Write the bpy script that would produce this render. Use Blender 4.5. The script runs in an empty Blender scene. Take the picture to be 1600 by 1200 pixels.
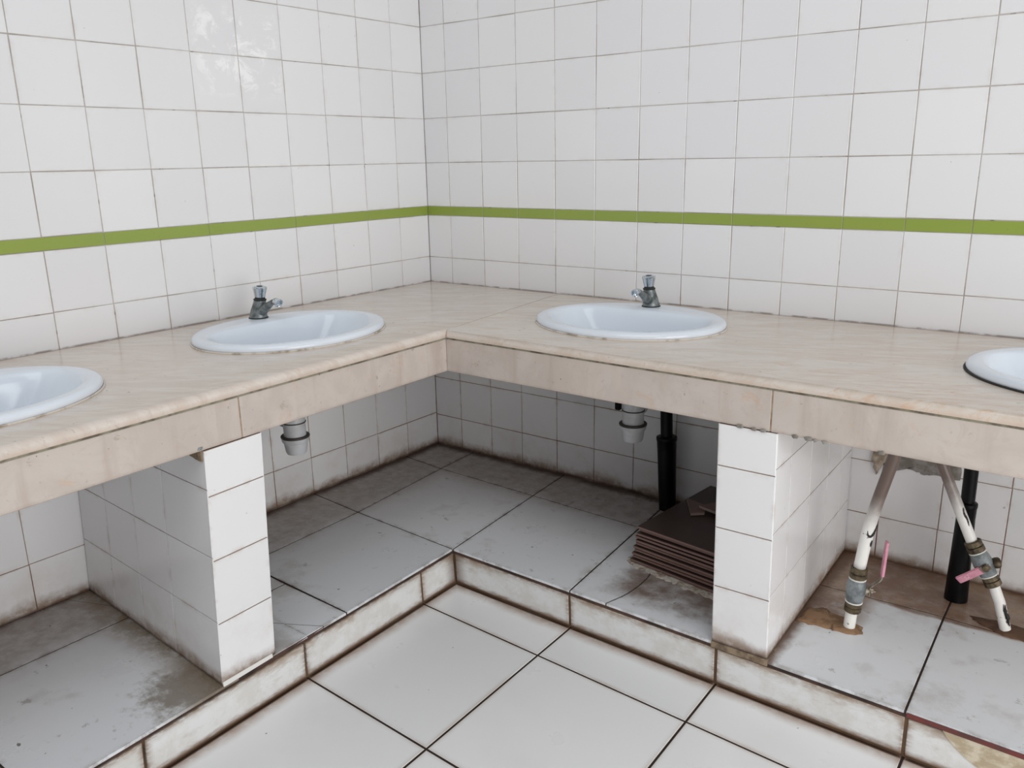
import bpy, bmesh, math, random
from mathutils import Vector, Matrix
random.seed(7)
C = bpy.context.scene.collection
ZO = 1.1587                      # calibration frame -> world height
CB = 0.7341                      # height of the worktop surface (world)
PT = 0.107                       # height of the tiled plinth (world)
TP = 0.1493                      # wall tile pitch
PI = math.pi

# ------------------------------------------------------------------ node helper
class G:
    def __init__(s, name):
        s.m = bpy.data.materials.new(name); s.m.use_nodes = True
        s.t = s.m.node_tree; s.b = s.t.nodes['Principled BSDF']
        g = s.t.nodes.new('ShaderNodeNewGeometry'); s.P = g.outputs['Position']; s.island = g.outputs['Random Per Island']
        x = s.t.nodes.new('ShaderNodeSeparateXYZ'); s.t.links.new(s.P, x.inputs[0])
        s.x, s.y, s.z = x.outputs
    def put(s, sock, v):
        if isinstance(v, bpy.types.NodeSocket): s.t.links.new(v, sock)
        elif isinstance(v, (tuple, list)) and len(v) == 3 and sock.type == 'RGBA': sock.default_value = (*v, 1)
        else: sock.default_value = v
    def op(s, o, a, b=0.0, c=0.0):
        n = s.t.nodes.new('ShaderNodeMath'); n.operation = o
        s.put(n.inputs[0], a); s.put(n.inputs[1], b); s.put(n.inputs[2], c); return n.outputs[0]
    def mul(s, a, b): return s.op('MULTIPLY', a, b)
    def add(s, a, b): return s.op('ADD', a, b)
    def sub(s, a, b): return s.op('SUBTRACT', a, b)
    def mx(s, a, b): return s.op('MAXIMUM', a, b)
    def mn(s, a, b): return s.op('MINIMUM', a, b)
    def lin(s, ax, ay, c): return s.add(s.add(s.mul(s.x, ax), s.mul(s.y, ay)), c)
    def ss(s, v, a, b, lo=0.0, hi=1.0):
        n = s.t.nodes.new('ShaderNodeMapRange'); n.interpolation_type = 'SMOOTHSTEP'
        s.put(n.inputs[0], v); n.inputs[1].default_value = a; n.inputs[2].default_value = b
        n.inputs[3].default_value = lo; n.inputs[4].default_value = hi; return n.outputs[0]
    def mapping(s, scale=(1, 1, 1), rot=(0, 0, 0)):
        n = s.t.nodes.new('ShaderNodeMapping'); s.put(n.inputs[0], s.P)
        n.inputs['Scale'].default_value = scale; n.inputs['Rotation'].default_value = rot
        return n.outputs[0]
    def aniso(s, ang, scale):
        n = s.t.nodes.new('ShaderNodeMapping'); s.put(n.inputs[0], s.P); n.inputs['Rotation'].default_value = (0, 0, ang)
        m = s.t.nodes.new('ShaderNodeMapping'); s.t.links.new(n.outputs[0], m.inputs[0]); m.inputs['Scale'].default_value = scale
        return m.outputs[0]
    def noise(s, scale, detail=4, rough=.55, vec=None, dist=0.0):
        n = s.t.nodes.new('ShaderNodeTexNoise'); s.put(n.inputs['Vector'], vec or s.P)
        n.inputs['Scale'].default_value = scale; n.inputs['Detail'].default_value = detail
        n.inputs['Roughness'].default_value = rough; n.inputs['Distortion'].default_value = dist
        return n.outputs[0]
    def attr(s, name):
        n = s.t.nodes.new('ShaderNodeAttribute'); n.attribute_name = name; return n.outputs['Fac']
    def mix(s, f, a, b):
        n = s.t.nodes.new('ShaderNodeMix'); n.data_type = 'RGBA'
        s.put(n.inputs[0], f); s.put(n.inputs[6], a); s.put(n.inputs[7], b); return n.outputs[2]
    def bump(s, h, strength=.3, dist=.002):
        n = s.t.nodes.new('ShaderNodeBump'); s.put(n.inputs['Height'], h)
        n.inputs['Strength'].default_value = strength; n.inputs['Distance'].default_value = dist
        s.t.links.new(n.outputs[0], s.b.inputs['Normal'])
    def out(s, col, rough=.5, metal=0.0, spec=.5, coat=0.0):
        s.put(s.b.inputs['Base Color'], col); s.put(s.b.inputs['Roughness'], rough)
        s.put(s.b.inputs['Metallic'], metal); s.put(s.b.inputs['Specular IOR Level'], spec)
        s.put(s.b.inputs['Coat Weight'], coat); s.b.inputs['Coat Roughness'].default_value = .08
        return s.m

def srgb(r, g, b):
    f = lambda c: (c/255/12.92) if c/255 <= .04045 else ((c/255+.055)/1.055)**2.4
    return (f(r), f(g), f(b))

BROWN = srgb(96, 72, 52); DARK = srgb(52, 38, 31); TAN = srgb(150, 124, 98)

# --- glazed wall tile
def mat_wall_tile():
    g = G('glazed white wall tile')
    base = g.mix(g.island, srgb(236, 236, 237), srgb(229, 229, 231))
    big = g.noise(1.3, 2)
    base = g.mix(g.ss(big, .35, .7, 0, .25), base, srgb(226, 222, 220))
    e = g.attr('edge')
    n = g.noise(22, 5)
    low = g.ss(g.z, .74, .60)                       # below the worktop
    base = g.mix(g.mul(g.mul(g.op('POWER', e, 2.5), g.ss(n, .45, .7)), g.add(.14, g.mul(low, .18))), base, srgb(168, 140, 118))
    # scuffs and specks
    sp = g.noise(75, 2)
    base = g.mix(g.mul(g.ss(sp, .765, .79), .45), base, srgb(120, 112, 104))
    bx = g.mul(g.ss(g.x, .01, .004), g.mul(g.mul(g.ss(g.y, -.90, -.84), g.ss(g.y, -.58, -.63)), g.mul(g.ss(g.z, 1.33, 1.40), g.ss(g.z, 1.60, 1.54))))
    base = g.mix(g.mul(bx, g.mul(g.ss(g.noise(16, 6, .75, None, .6), .50, .62), .8)), base, srgb(252, 251, 251))
    # rising damp and grime above the plinth
    n2 = g.noise(9, 6, .65); n3 = g.noise(45, 4, .6)
    h = g.sub(g.sub(g.z, PT), g.mul(n2, .060))
    gr = g.mul(g.ss(h, .012, -.024), g.ss(g.z, .4, .3))
    base = g.mix(g.mul(gr, g.ss(n3, .2, .6, .4, .92)), base, srgb(124, 98, 76))
    base = g.mix(g.mul(g.ss(g.z, PT+.012, PT+.002), .88), base, srgb(70, 48, 36))
    faint = g.mul(g.ss(g.z, .32, .11), g.mul(g.ss(n2, .4, .75), .35))
    base = g.mix(faint, base, srgb(190, 172, 158))
    # darker dust line right above the worktop
    wl = g.mul(g.ss(g.op('ABSOLUTE', g.sub(g.z, CB+.004)), .0048, .001), g.ss(n, .36, .56))
    base = g.mix(g.mul(wl, .6), base, srgb(92, 74, 58))
    g.bump(g.add(g.mul(g.noise(6, 2), 1.0), g.mul(g.noise(60, 2), .03)), .10, .004)
    return g.out(base, g.ss(gr, 0, 1, .16, .6), 0, .5)
def mat_wall_grout():
    g = G('wall tile grout')
    n = g.noise(5, 4); n2 = g.noise(30, 3)
    hi = g.mix(g.ss(n, .4, .62), srgb(196, 190, 184), srgb(164, 154, 146))
    hi = g.mix(g.mul(g.ss(n2, .62, .72), .8), hi, srgb(104, 94, 86))
    lo = g.mix(n2, srgb(170, 146, 130), srgb(116, 94, 80))
    lo = g.mix(g.ss(g.z, .32, .13), lo, g.mix(n2, srgb(140, 104, 80), srgb(84, 58, 44)))
    c = g.mix(g.ss(g.z, .85, .6), hi, lo)
    return g.out(c, .9)
def mat_green():
    g = G('glazed green border tile')
    c = g.mix(g.noise(3, 2), srgb(150, 168, 76), srgb(140, 158, 72))
    c = g.mix(g.mul(g.ss(g.noise(60, 4), .66, .74), .4), c, srgb(120, 122, 80))
    g.bump(g.noise(8, 2), .1, .003)
    return g.out(c, .25)

# --- large floor tile (lower floor)
def floor_common(g):
    return g.mix(g.island, srgb(240, 240, 240), srgb(233, 234, 235))
def mat_floor_tile():
    g = G('large white floor tile')
    base = floor_common(g)
    n = g.noise(6, 5, .6); n2 = g.noise(40, 4, .6)
    # distance to the plinth riser
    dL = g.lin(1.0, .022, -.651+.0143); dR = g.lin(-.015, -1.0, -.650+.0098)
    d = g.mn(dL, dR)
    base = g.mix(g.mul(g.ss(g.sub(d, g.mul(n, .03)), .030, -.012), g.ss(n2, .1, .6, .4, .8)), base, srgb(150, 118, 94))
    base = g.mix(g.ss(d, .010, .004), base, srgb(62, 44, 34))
    e = g.attr('edge')
    base = g.mix(g.mul(g.op('POWER', e, 3.0), g.ss(n, .35, .65, .15, .5)), base, srgb(160, 134, 112))
    base = g.mix(g.mul(g.ss(g.noise(3, 4), .5, .78), .14), base, srgb(206, 198, 190))
    base = g.mix(g.mul(g.ss(g.noise(38, 2), .76, .785), .8), base, srgb(110, 96, 84))
    g.bump(g.noise(5, 2), .08, .004)
    return g.out(base, g.ss(n, .3, .7, .27, .40), 0, .45)
def mat_dark_grout():
    g = G('dark dirty floor grout')
    c = g.mix(g.noise(30, 5), srgb(58, 40, 32), srgb(28, 20, 17))
    g.bump(g.noise(120, 3), .6, .002)
    return g.out(c, .85)
def mat_plinth_tile():
    g = G('large white tile of the plinth')
    base = g.mix(g.island, srgb(224, 226, 229), srgb(216, 219, 222))
    n = g.noise(5, 6, .65); n2 = g.noise(28, 5, .65); n3 = g.noise(70, 3)
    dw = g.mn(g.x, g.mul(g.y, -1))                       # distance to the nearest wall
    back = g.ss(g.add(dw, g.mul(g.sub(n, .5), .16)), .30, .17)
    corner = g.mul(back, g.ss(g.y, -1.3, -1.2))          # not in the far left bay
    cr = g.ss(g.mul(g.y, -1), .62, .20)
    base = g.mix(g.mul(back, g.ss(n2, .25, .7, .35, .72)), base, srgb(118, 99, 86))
    base = g.mix(g.mul(g.ss(g.add(dw, g.mul(g.sub(n, .5), .22)), .50, .18), g.ss(g.x, 1.5, 1.45, 0.0, .30)), base, srgb(122, 108, 98))  # brown film that also paints the back corner's shading into the tile colour
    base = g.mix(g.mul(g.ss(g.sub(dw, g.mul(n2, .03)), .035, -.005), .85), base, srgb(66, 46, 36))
    # grime along the pillar of the left bay
    dp = g.lin(-.07, -1, -1.377)                         # y = -1.377 -.07x
    inL = g.mul(g.ss(g.x, .74, .68), g.ss(g.y, -1.2, -1.3))
    aL = g.mul(inL, g.ss(g.sub(dp, g.mul(n, .10)), .045, -.05))
    base = g.mix(g.mul(aL, g.ss(n2, .3, .6, .35, .9)), base, srgb(128, 112, 92))
    # big stain by the front corner of that pillar
    q = g.op('SQRT', g.add(g.op('POWER', g.sub(g.x, .615), 2.0), g.op('POWER', g.add(g.y, 1.45), 2.0)))
    base = g.mix(g.mul(g.mul(inL, g.ss(g.add(q, g.mul(g.sub(n2, .5), .22)), .13, .05)), .8), base, srgb(112, 98, 78))
    # right bay: brown stained back strip and brown side along the pillar
    inR = g.ss(g.x, 1.50, 1.52)
    bk = g.ss(g.add(g.y, g.mul(g.sub(n, .5), .05)), -.275, -.262)
    sd = g.mul(g.ss(g.add(g.x, g.mul(g.sub(n2, .5), .05)), 1.70, 1.655), g.ss(g.add(g.y, g.mul(g.sub(n, .5), .05)), -.455, -.425))
    br = g.mul(inR, g.mx(g.mul(bk, g.ss(n2, .2, .6, .70, .97)), g.mul(sd, g.ss(n2, .25, .6, .55, .92))))
    base = g.mix(br, base, g.mix(g.ss(n, .35, .62), srgb(160, 136, 114), srgb(118, 88, 68)))
    dx = g.sub(g.x, 1.552)
    base = g.mix(g.mul(inR, g.mul(g.ss(g.sub(dx, g.mul(n2, .025)), .022, -.004), .9)), base, srgb(104, 76, 56))
    # dirt around the tile stack
    sx = g.mx(g.sub(1.10, g.x), g.sub(g.x, 1.43)); sy = g.mx(g.sub(-.62, g.y), g.add(g.y, .0))
    st = g.mul(g.ss(g.add(g.mx(sx, sy), g.mul(g.sub(n2, .5), .10)), .02, -.07), g.ss(g.x, 1.5, 1.44))
    base = g.mix(g.mul(st, g.ss(n, .35, .60, .25, .95)), base, srgb(112, 92, 78))
    # corner next to the right pillar, grey shadowy dirt
    # curved crack
    qy = g.add(g.y, .53)
    qc = g.add(g.sub(g.x, 1.176), g.mul(g.mul(qy, qy), 1.4))
    qc = g.add(qc, g.mul(g.sub(n2, .5), .006))
    ck = g.mul(g.ss(g.op('ABSOLUTE', qc), .0026, .0010), g.mul(g.ss(g.y, -.44, -.46), g.ss(g.x, 1.25, 1.22)))
    # smudges
    base = g.mix(g.mul(g.ss(n, .54, .70), .40), base, srgb(160, 148, 138))
    base = g.mix(g.mul(g.ss(g.noise(17, 5, .7), .62, .70), .45), base, srgb(112, 100, 90))
    base = g.mix(g.mul(g.ss(g.noise(42, 2), .745, .77), .8), base, srgb(74, 62, 54))
    e = g.attr('edge')
    base = g.mix(g.mul(g.op('POWER', e, 3.0), g.ss(n2, .4, .65, .0, .5)), base, srgb(104, 84, 68))
    base = g.mix(g.mul(ck, .95), base, srgb(48, 40, 36))
    g.bump(g.noise(5, 2), .08, .004)
    return g.out(base, g.ss(n, .3, .7, .25, .42), 0, .45)
def mat_riser():
    g = G('grimy white riser tile')
    v = g.mapping((1, 1, 3.2))
    n = g.noise(12, 6, .7); n2 = g.noise(34, 5, .65, v)
    base = g.mix(g.ss(n, .42, .62), srgb(224, 225, 225), srgb(214, 212, 208))
    base = g.mix(g.mul(g.ss(g.noise(7, 6, .7, v, .3), .57, .70), .26), base, srgb(150, 128, 104))
    top = g.ss(g.add(g.z, g.mul(g.sub(n2, .5), .020)), .086, .101)
    base = g.mix(g.mul(top, g.ss(n, .3, .62, .25, .8)), base, srgb(142, 118, 94))
    drip = g.mul(g.ss(g.add(g.z, g.mul(g.sub(n2, .5), .05)), .062, .086), g.ss(g.noise(5, 5, .65), .46, .60))
    base = g.mix(g.mul(drip, .55), base, srgb(156, 132, 106))
    base = g.mix(g.mul(g.ss(g.add(g.z, g.mul(n2, .006)), .0985, .1035), .95), base, srgb(58, 42, 36))
    bot = g.ss(g.sub(g.z, g.mul(n2, .022)), .012, -.008)
    base = g.mix(g.mul(bot, .8), base, srgb(112, 84, 62))
    base = g.mix(g.ss(g.z, .011, .004), base, srgb(56, 40, 30))
    e = g.attr('edge')
    base = g.mix(g.mul(g.op('POWER', e, 2.0), g.ss(n2, .35, .6, .25, .75)), base, srgb(132, 104, 78))
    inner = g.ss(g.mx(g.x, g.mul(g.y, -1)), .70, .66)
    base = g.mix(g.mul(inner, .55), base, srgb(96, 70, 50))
    g.bump(n2, .2, .002)
    return g.out(base, .42)
def mat_riser_grout():
    g = G('brown riser joint')
    c = g.mix(g.noise(40, 5), srgb(118, 92, 68), srgb(60, 44, 34))
    c = g.mix(g.ss(g.z, .088, .096), c, g.mix(g.ss(g.noise(14, 5), .4, .62), srgb(84, 62, 54), srgb(48, 36, 32)))
    g.bump(g.noise(120, 3), .6, .002)
    return g.out(c, .85)

# --- marble
def mat_marble(name, ang, a, b, streak, rough, apron=False):
    g = G(name)
    v = g.mapping((1.4, 1.4, 1.4)) if apron else g.aniso(ang, (1.0, 3.6, 2.0))
    n = g.noise(5.5, 7, .62, v, 1.3); n2 = g.noise(14, 7, .70, v, 1.4)
    base = g.mix(g.mul(g.ss(n, .36, .64), .8), a, b)
    base = g.mix(g.mul(g.ss(n2, .52, .70), .42), base, streak)
    warm = g.noise(1.6, 4, .6, None, 1.0)
    base = g.mix(g.mul(g.ss(warm, .50, .74), .30), base, srgb(210, 186, 168))
    base = g.mix(g.mul(g.ss(g.noise(26, 6, .7, v), .63, .72), .45), base, srgb(150, 132, 118))
    base = g.mix(g.mul(g.ss(g.noise(48, 3), .70, .76), .5), base, srgb(140, 116, 100))
    base = g.mix(g.mul(g.ss(g.noise(7, 6, .72, v, 1.6), .60, .70), .50), base, srgb(202, 168, 140))
    base = g.mix(g.mul(g.ss(g.noise(19, 5, .7, v, .6), .64, .70), .45), base, srgb(158, 140, 124))
    if apron:
        vert = g.noise(14, 4, .6, g.mapping((1, 1, .12)))
        base = g.mix(g.mul(g.ss(vert, .52, .68), .40), base, srgb(170, 150, 136))
        base = g.mix(g.mul(g.ss(g.noise(60, 3), .74, .765), .8), base, srgb(110, 84, 70))
        base = g.mix(g.mul(g.ss(g.add(g.z, g.mul(g.noise(30, 4), .012)), CB-.094, CB-.104), .35), base, srgb(150, 128, 108))
    else:
        dw = g.mn(g.x, g.mul(g.y, -1))
        base = g.mix(g.mul(g.ss(g.sub(dw, g.mul(n2, .02)), .012, -.006), .75), base, srgb(128, 100, 78))
        base = g.mix(g.mul(g.ss(dw, .10, .0), .22), base, srgb(186, 158, 134))
        base = g.mix(g.mul(g.ss(g.z, CB-.004, CB-.018), .30), base, srgb(188, 152, 126))
    if name.endswith('veins'):
        fr = g.mul(g.ss(g.x, 1.2, 2.0), g.ss(g.y, -.44, -.60))
        base = g.mix(g.mul(fr, g.mul(g.ss(g.noise(9, 6, .7, v, 1.5), .50, .64), .62)), base, srgb(206, 162, 124))
    g.bump(n2, .04, .002)
    return g.out(base, g.ss(n2, .3, .7, rough, rough+.12), 0, .5)

def plain(name, col, rough=.5, metal=0.0, col2=None, nscale=20, lo=.4, hi=.65, bump=0.0, coat=0.0, spec=.5):
    g = G(name)
    c = col
    if col2: c = g.mix(g.ss(g.noise(nscale, 5, .6), lo, hi), col, col2)
    if bump: g.bump(g.noise(nscale*2, 4), bump, .002)
    return g.out(c, rough, metal, spec, coat)

M = {}
M['wt'] = mat_wall_tile(); M['wg'] = mat_wall_grout(); M['green'] = mat_green()
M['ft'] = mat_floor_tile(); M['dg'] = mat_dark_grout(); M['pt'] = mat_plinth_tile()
M['rt'] = mat_riser(); M['rg'] = mat_riser_grout()
M['mL'] = mat_marble('pink beige polished marble', -.62, srgb(217, 208, 199), srgb(205, 190, 178), srgb(188, 178, 170), .13)
M['mR'] = mat_marble('pink beige polished marble with rusty veins', -.42, srgb(218, 209, 199), srgb(206, 190, 175), srgb(192, 174, 158), .13)
M['mA'] = mat_marble('dull beige marble apron', .05, srgb(200, 190, 182), srgb(190, 179, 170), srgb(184, 168, 160), .36, True)
M['ceramic'] = plain('bluish white sanitary ceramic', srgb(226, 233, 241), .16, coat=0.0)
M['sealant'] = plain('white silicone sealant', srgb(214, 206, 196), .55, 0, srgb(150, 132, 112), 22, .5, .7)
M['black_seal'] = plain('blackened sealant', srgb(40, 36, 33), .7)
def mat_oldmetal():
    g = G('corroded chrome')
    n = g.noise(48, 5, .6); n2 = g.noise(160, 4)
    c = g.mix(g.ss(n, .36, .64), srgb(138, 143, 144), srgb(92, 98, 97))
    c = g.mix(g.mul(g.ss(n2, .62, .72), .4), c, srgb(168, 172, 170))
    g.bump(n, .25, .001)
    return g.out(c, g.ss(n, .3, .7, .36, .58), .6)
M['old'] = mat_oldmetal()
M['chrome'] = plain('polished chrome', srgb(205, 212, 218), .10, 1.0, srgb(150, 158, 164), 90, .55, .7)
M['blue'] = plain('dark blue button cap', srgb(28, 44, 84), .35)
M['gasket'] = plain('dark rubber gasket', srgb(34, 36, 35), .6)
M['pvc'] = plain('grey white plastic', srgb(196, 198, 202), .38, 0, srgb(176, 176, 176), 12)
M['ring'] = plain('dark grey nut ring', srgb(58, 52, 48), .5)
M['drain'] = plain('matt black drain pipe', srgb(5, 5, 7), .35, 0, srgb(12, 11, 12), 18, .45, .7, spec=.18)
M['brass'] = plain('tarnished brass', srgb(104, 92, 72), .5, .6, srgb(66, 56, 46), 60, .4, .65, .3)
M['greymetal'] = plain('dull grey valve metal', srgb(140, 146, 148), .5, .35, srgb(104, 109, 111), 45, .4, .65, .3)
M['steel'] = plain('bent steel strip', srgb(158, 148, 134), .4, .6, srgb(110, 98, 86), 60)
M['pink'] = plain('faded pink plastic sleeve', srgb(214, 150, 168), .5, 0, srgb(196, 130, 150), 40)
M['tape'] = plain('white thread tape', srgb(222, 222, 216), .6)
M['fade'] = plain('pale embossed lettering', srgb(232, 184, 196), .5)
M['cement'] = plain('brown cement', srgb(142, 112, 84), .9, 0, srgb(108, 82, 60), 30, .4, .65, .6)
M['footmortar'] = plain('grey brown mortar', srgb(146, 128, 106), .9, 0, srgb(104, 88, 72), 35, .4, .65, .6)
M['greycement'] = plain('grey cement', srgb(150, 146, 140), .9, 0, srgb(120, 114, 106), 30, .4, .65, .6)
M['plaster'] = plain('off white plaster crust', srgb(196, 188, 178), .9, 0, srgb(140, 122, 106), 50, .4, .65, .8)
M['jointdark'] = plain('dirty joint', srgb(150, 146, 128), .9, 0, srgb(106, 96, 82), 30)
M['jointlight'] = plain('tan joint', srgb(170, 150, 130), .9, 0, srgb(140, 120, 100), 30)
M['red'] = plain('maroon painted edge', srgb(112, 52, 48), .6, 0, srgb(88, 54, 48), 25)
def mat_patch():
    g = G('cream marbled tile'); 
    n = g.noise(14, 5, .6, None, 1.5)
    c = g.mix(g.ss(n, .4, .6), srgb(206, 196, 174), srgb(176, 160, 134)); return g.out(c, .35)
M['patch'] = mat_patch()
def mat_stack(name, top, edge):
    g = G(name)
    nz = g.t.nodes.new('ShaderNodeSeparateXYZ'); ge = g.t.nodes.new('ShaderNodeNewGeometry')
    g.t.links.new(ge.outputs['Normal'], nz.inputs[0])
    n = g.noise(18, 5)
    c = g.mix(g.ss(g.op('ABSOLUTE', nz.outputs[2]), .5, .8), g.mix(n, edge, tuple(v*.72 for v in edge)), g.mix(n, top, tuple(v*.7 for v in top)))
    return g.out(c, .38)
M['browntile'] = mat_stack('dark brown ceramic tile', srgb(66, 50, 44), srgb(138, 108, 98))
M['shard'] = mat_stack('broken brown tile', srgb(112, 86, 78), srgb(170, 150, 138))
def mat_pipe():
    g = G('white plastic pipe with brown stains')
    n = g.noise(14, 5, .6); 
    up = g.ss(g.add(g.z, g.mul(g.sub(n, .5), .10)), .345, .455)
    c = g.mix(g.mul(up, .92), srgb(232, 230, 226), srgb(84, 58, 45))
    c = g.mix(g.mul(g.ss(g.noise(60, 3), .66, .70), .8), c, srgb(90, 66, 54))
    return g.out(c, .35)
M['pipe'] = mat_pipe()
M['soot'] = plain('black scorch mark', srgb(34, 32, 32), .7)

# ------------------------------------------------------------------ object helpers
def tag(o, label=None, cat=None, group=None, kind=None):
    if label: o['label'] = label
    if cat: o['category'] = cat
    if group: o['group'] = group
    if kind: o['kind'] = kind
    return o
def empty(name, loc, rz=0.0):
    o = bpy.data.objects.new(name, None); C.objects.link(o)
    o.location = loc; o.rotation_euler = (0, 0, rz); o.empty_display_size = .05
    return o
class BM:
    """bmesh wrapper so obj() can query flags"""
def nb():
    return bmesh.new()
def _obj(name, bm, mats, parent=None, smooth=False, loc=None, recalc=True):
    if recalc: bmesh.ops.recalc_face_normals(bm, faces=bm.faces)
    me = bpy.data.meshes.new(name); bm.to_mesh(me); bm.free()
    if not isinstance(mats, (list, tuple)): mats = [mats]
    for m in mats: me.materials.append(m)
    if smooth:
        for p in me.polygons: p.use_smooth = True
    o = bpy.data.objects.new(name, me); C.objects.link(o)
    if parent: o.parent = parent
    if loc: o.location = loc
    return o
obj = _obj
def autosmooth(o, ang=40):
    me = o.data
    for p in me.polygons: p.use_smooth = True
    me.set_sharp_from_angle(angle=math.radians(ang))

def hexa(bm, bot, top, mi=0):
    """closed solid from two equal polygons"""
    a = [bm.verts.new(p) for p in bot]; b = [bm.verts.new(p) for p in top]; n = len(a)
    fs = [bm.faces.new(a[::-1]), bm.faces.new(b)]
    for i in range(n): fs.append(bm.faces.new((a[i], a[(i+1) % n], b[(i+1) % n], b[i])))
    for f in fs: f.material_index = mi
    return fs
def prism(bm, poly, z0, z1, mi=0):
    return hexa(bm, [(x, y, z0) for x, y in poly], [(x, y, z1) for x, y in poly], mi)
def box(bm, x0, x1, y0, y1, z0, z1, mi=0):
    return prism(bm, [(x0, y0), (x1, y0), (x1, y1), (x0, y1)], z0, z1, mi)

def tile(bm, q, nrm, gap=.003, th=.0018, bev=.0012, ring=.014, tilt=.0002, mi=0, lay=None, sunk=.004):
    """one bevelled tile on quad q (4 Vectors), lifted th along nrm"""
    q = [Vector(p) for p in q]; nrm = Vector(nrm).normalized()
    def inset(d):
        out = []
        for i in range(4):
            p = q[i]; e1 = (q[(i+1) % 4]-p); e0 = (q[i-1]-p)
            u = e1.normalized(); v = e0.normalized(); s = max(.2, u.cross(v).length)
            out.append(p + u*(d/s) + v*(d/s))
        return out
    c = sum(q, Vector())/4; e = (q[1]-q[0]).normalized(); f = nrm.cross(e)
    tu, tv = random.uniform(-tilt, tilt)/.15, random.uniform(-tilt, tilt)/.15
    H = lambda p, h: p + nrm*(h + (p-c).dot(e)*tu + (p-c).dot(f)*tv)
    mins = min((q[1]-q[0]).length, (q[2]-q[1]).length)
    if mins < gap*2.5: return
    r = min(ring, mins*.3)
    spec = [(gap/2, -sunk, 1), (gap/2, th-bev, 1), (gap/2+bev, th, 1), (gap/2+bev+r, th, 0)]
    rings = []
    for d, h, ed in spec:
        vs = []
        for p in inset(d):
            v = bm.verts.new(H(p, h)); v[lay] = float(ed); vs.append(v)
        rings.append(vs)
    for a, b in zip(rings, rings[1:]):
        for i in range(4):
            fc = bm.faces.new((a[i], a[(i+1) % 4], b[(i+1) % 4], b[i])); fc.material_index = mi
    fc = bm.faces.new(rings[-1]); fc.material_index = mi

def lathe(bm, prof, seg=32, mat=None, cap=True, mi=0, sx=1, sy=1):
    """prof: list of (r, z) ; mat: Matrix"""
    mat = mat or Matrix(); rings = []
    for r, z in prof:
        rings.append([bm.verts.new(mat @ Vector((r*math.cos(2*PI*i/seg)*sx, r*math.sin(2*PI*i/seg)*sy, z))) for i in range(seg)])
    for a, b in zip(rings, rings[1:]):
        for i in range(seg):
            bm.faces.new((a[i], a[(i+1) % seg], b[(i+1) % seg], b[i])).material_index = mi
    if cap:
        bm.faces.new(rings[0][::-1]).material_index = mi; bm.faces.new(rings[-1]).material_index = mi
def axis_mat(p, d, spin=0.0):
    d = Vector(d).normalized()
    return Matrix.Translation(Vector(p)) @ d.to_track_quat('Z', 'Y').to_matrix().to_4x4() @ Matrix.Rotation(spin, 4, 'Z')
def tube(bm, pts, rad, seg=20, cap=True, flat=1.0):
    pts = [Vector(p) for p in pts]
    if not isinstance(rad, (list, tuple)): rad = [rad]*len(pts)
    rings = []; up = None
    for i, p in enumerate(pts):
        t = (pts[min(i+1, len(pts)-1)]-pts[max(i-1, 0)]).normalized()
        if up is None: up = t.orthogonal().normalized()
        up = (up - t*up.dot(t)).normalized(); sd = t.cross(up)
        rings.append([bm.verts.new(p + (up*math.cos(2*PI*k/seg) + sd*math.sin(2*PI*k/seg)*flat)*rad[i]) for k in range(seg)])
    for a, b in zip(rings, rings[1:]):
        for i in range(seg): bm.faces.new((a[i], a[(i+1) % seg], b[(i+1) % seg], b[i]))
    if cap: bm.faces.new(rings[0][::-1]); bm.faces.new(rings[-1])
def catmull(pts, n=8):
    pts = [Vector(p) for p in pts]; P = [pts[0]*2-pts[1]] + pts + [pts[-1]*2-pts[-2]]; out = []
    for i in range(1, len(P)-2):
        for k in range(n):
            t = k/n
            out.append(.5*((2*P[i]) + (-P[i-1]+P[i+1])*t + (2*P[i-1]-5*P[i]+4*P[i+1]-P[i+2])*t*t + (-P[i-1]+3*P[i]-3*P[i+1]+P[i+2])*t**3))
    out.append(pts[-1]); return out

# ------------------------------------------------------------------ geometry lines
def plL(y): return .648 + .035*(-y-.655)        # plinth edge, left run (x at y)
def plR(x): return -(.655 + .015*(x-.648))      # plinth edge, right run (y at x)
def rbL(y): return .651 + .022*(-y-.650)
def rbR(x): return -(.650 + .015*(x-.650))
def apL(y): return .650 + .022*(-y-.650)        # apron face
def apR(x): return -(.650 + .018*(x-.650))
def slL(y): return apL(y)+.0045
def slR(x): return apR(x)-.0045

# rows of wall tiles (world z)
zH3 = ZO; zGT = ZO-.1499; zGB = ZO-.1817; zH1 = ZO-.3305
rows_up = [zGT] + [zH3 + TP*k for k in range(0, 9)]
rows_lo = [zGB, zH1] + [zH1 - TP*k for k in range(1, 5)] + [PT-.012]
YEND, XEND = -3.3, 3.4
def cols(first, end):
    out = [0.0]; v = first
    while v < end: out.append(v); v += .14945
    out.append(end); return out

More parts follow.
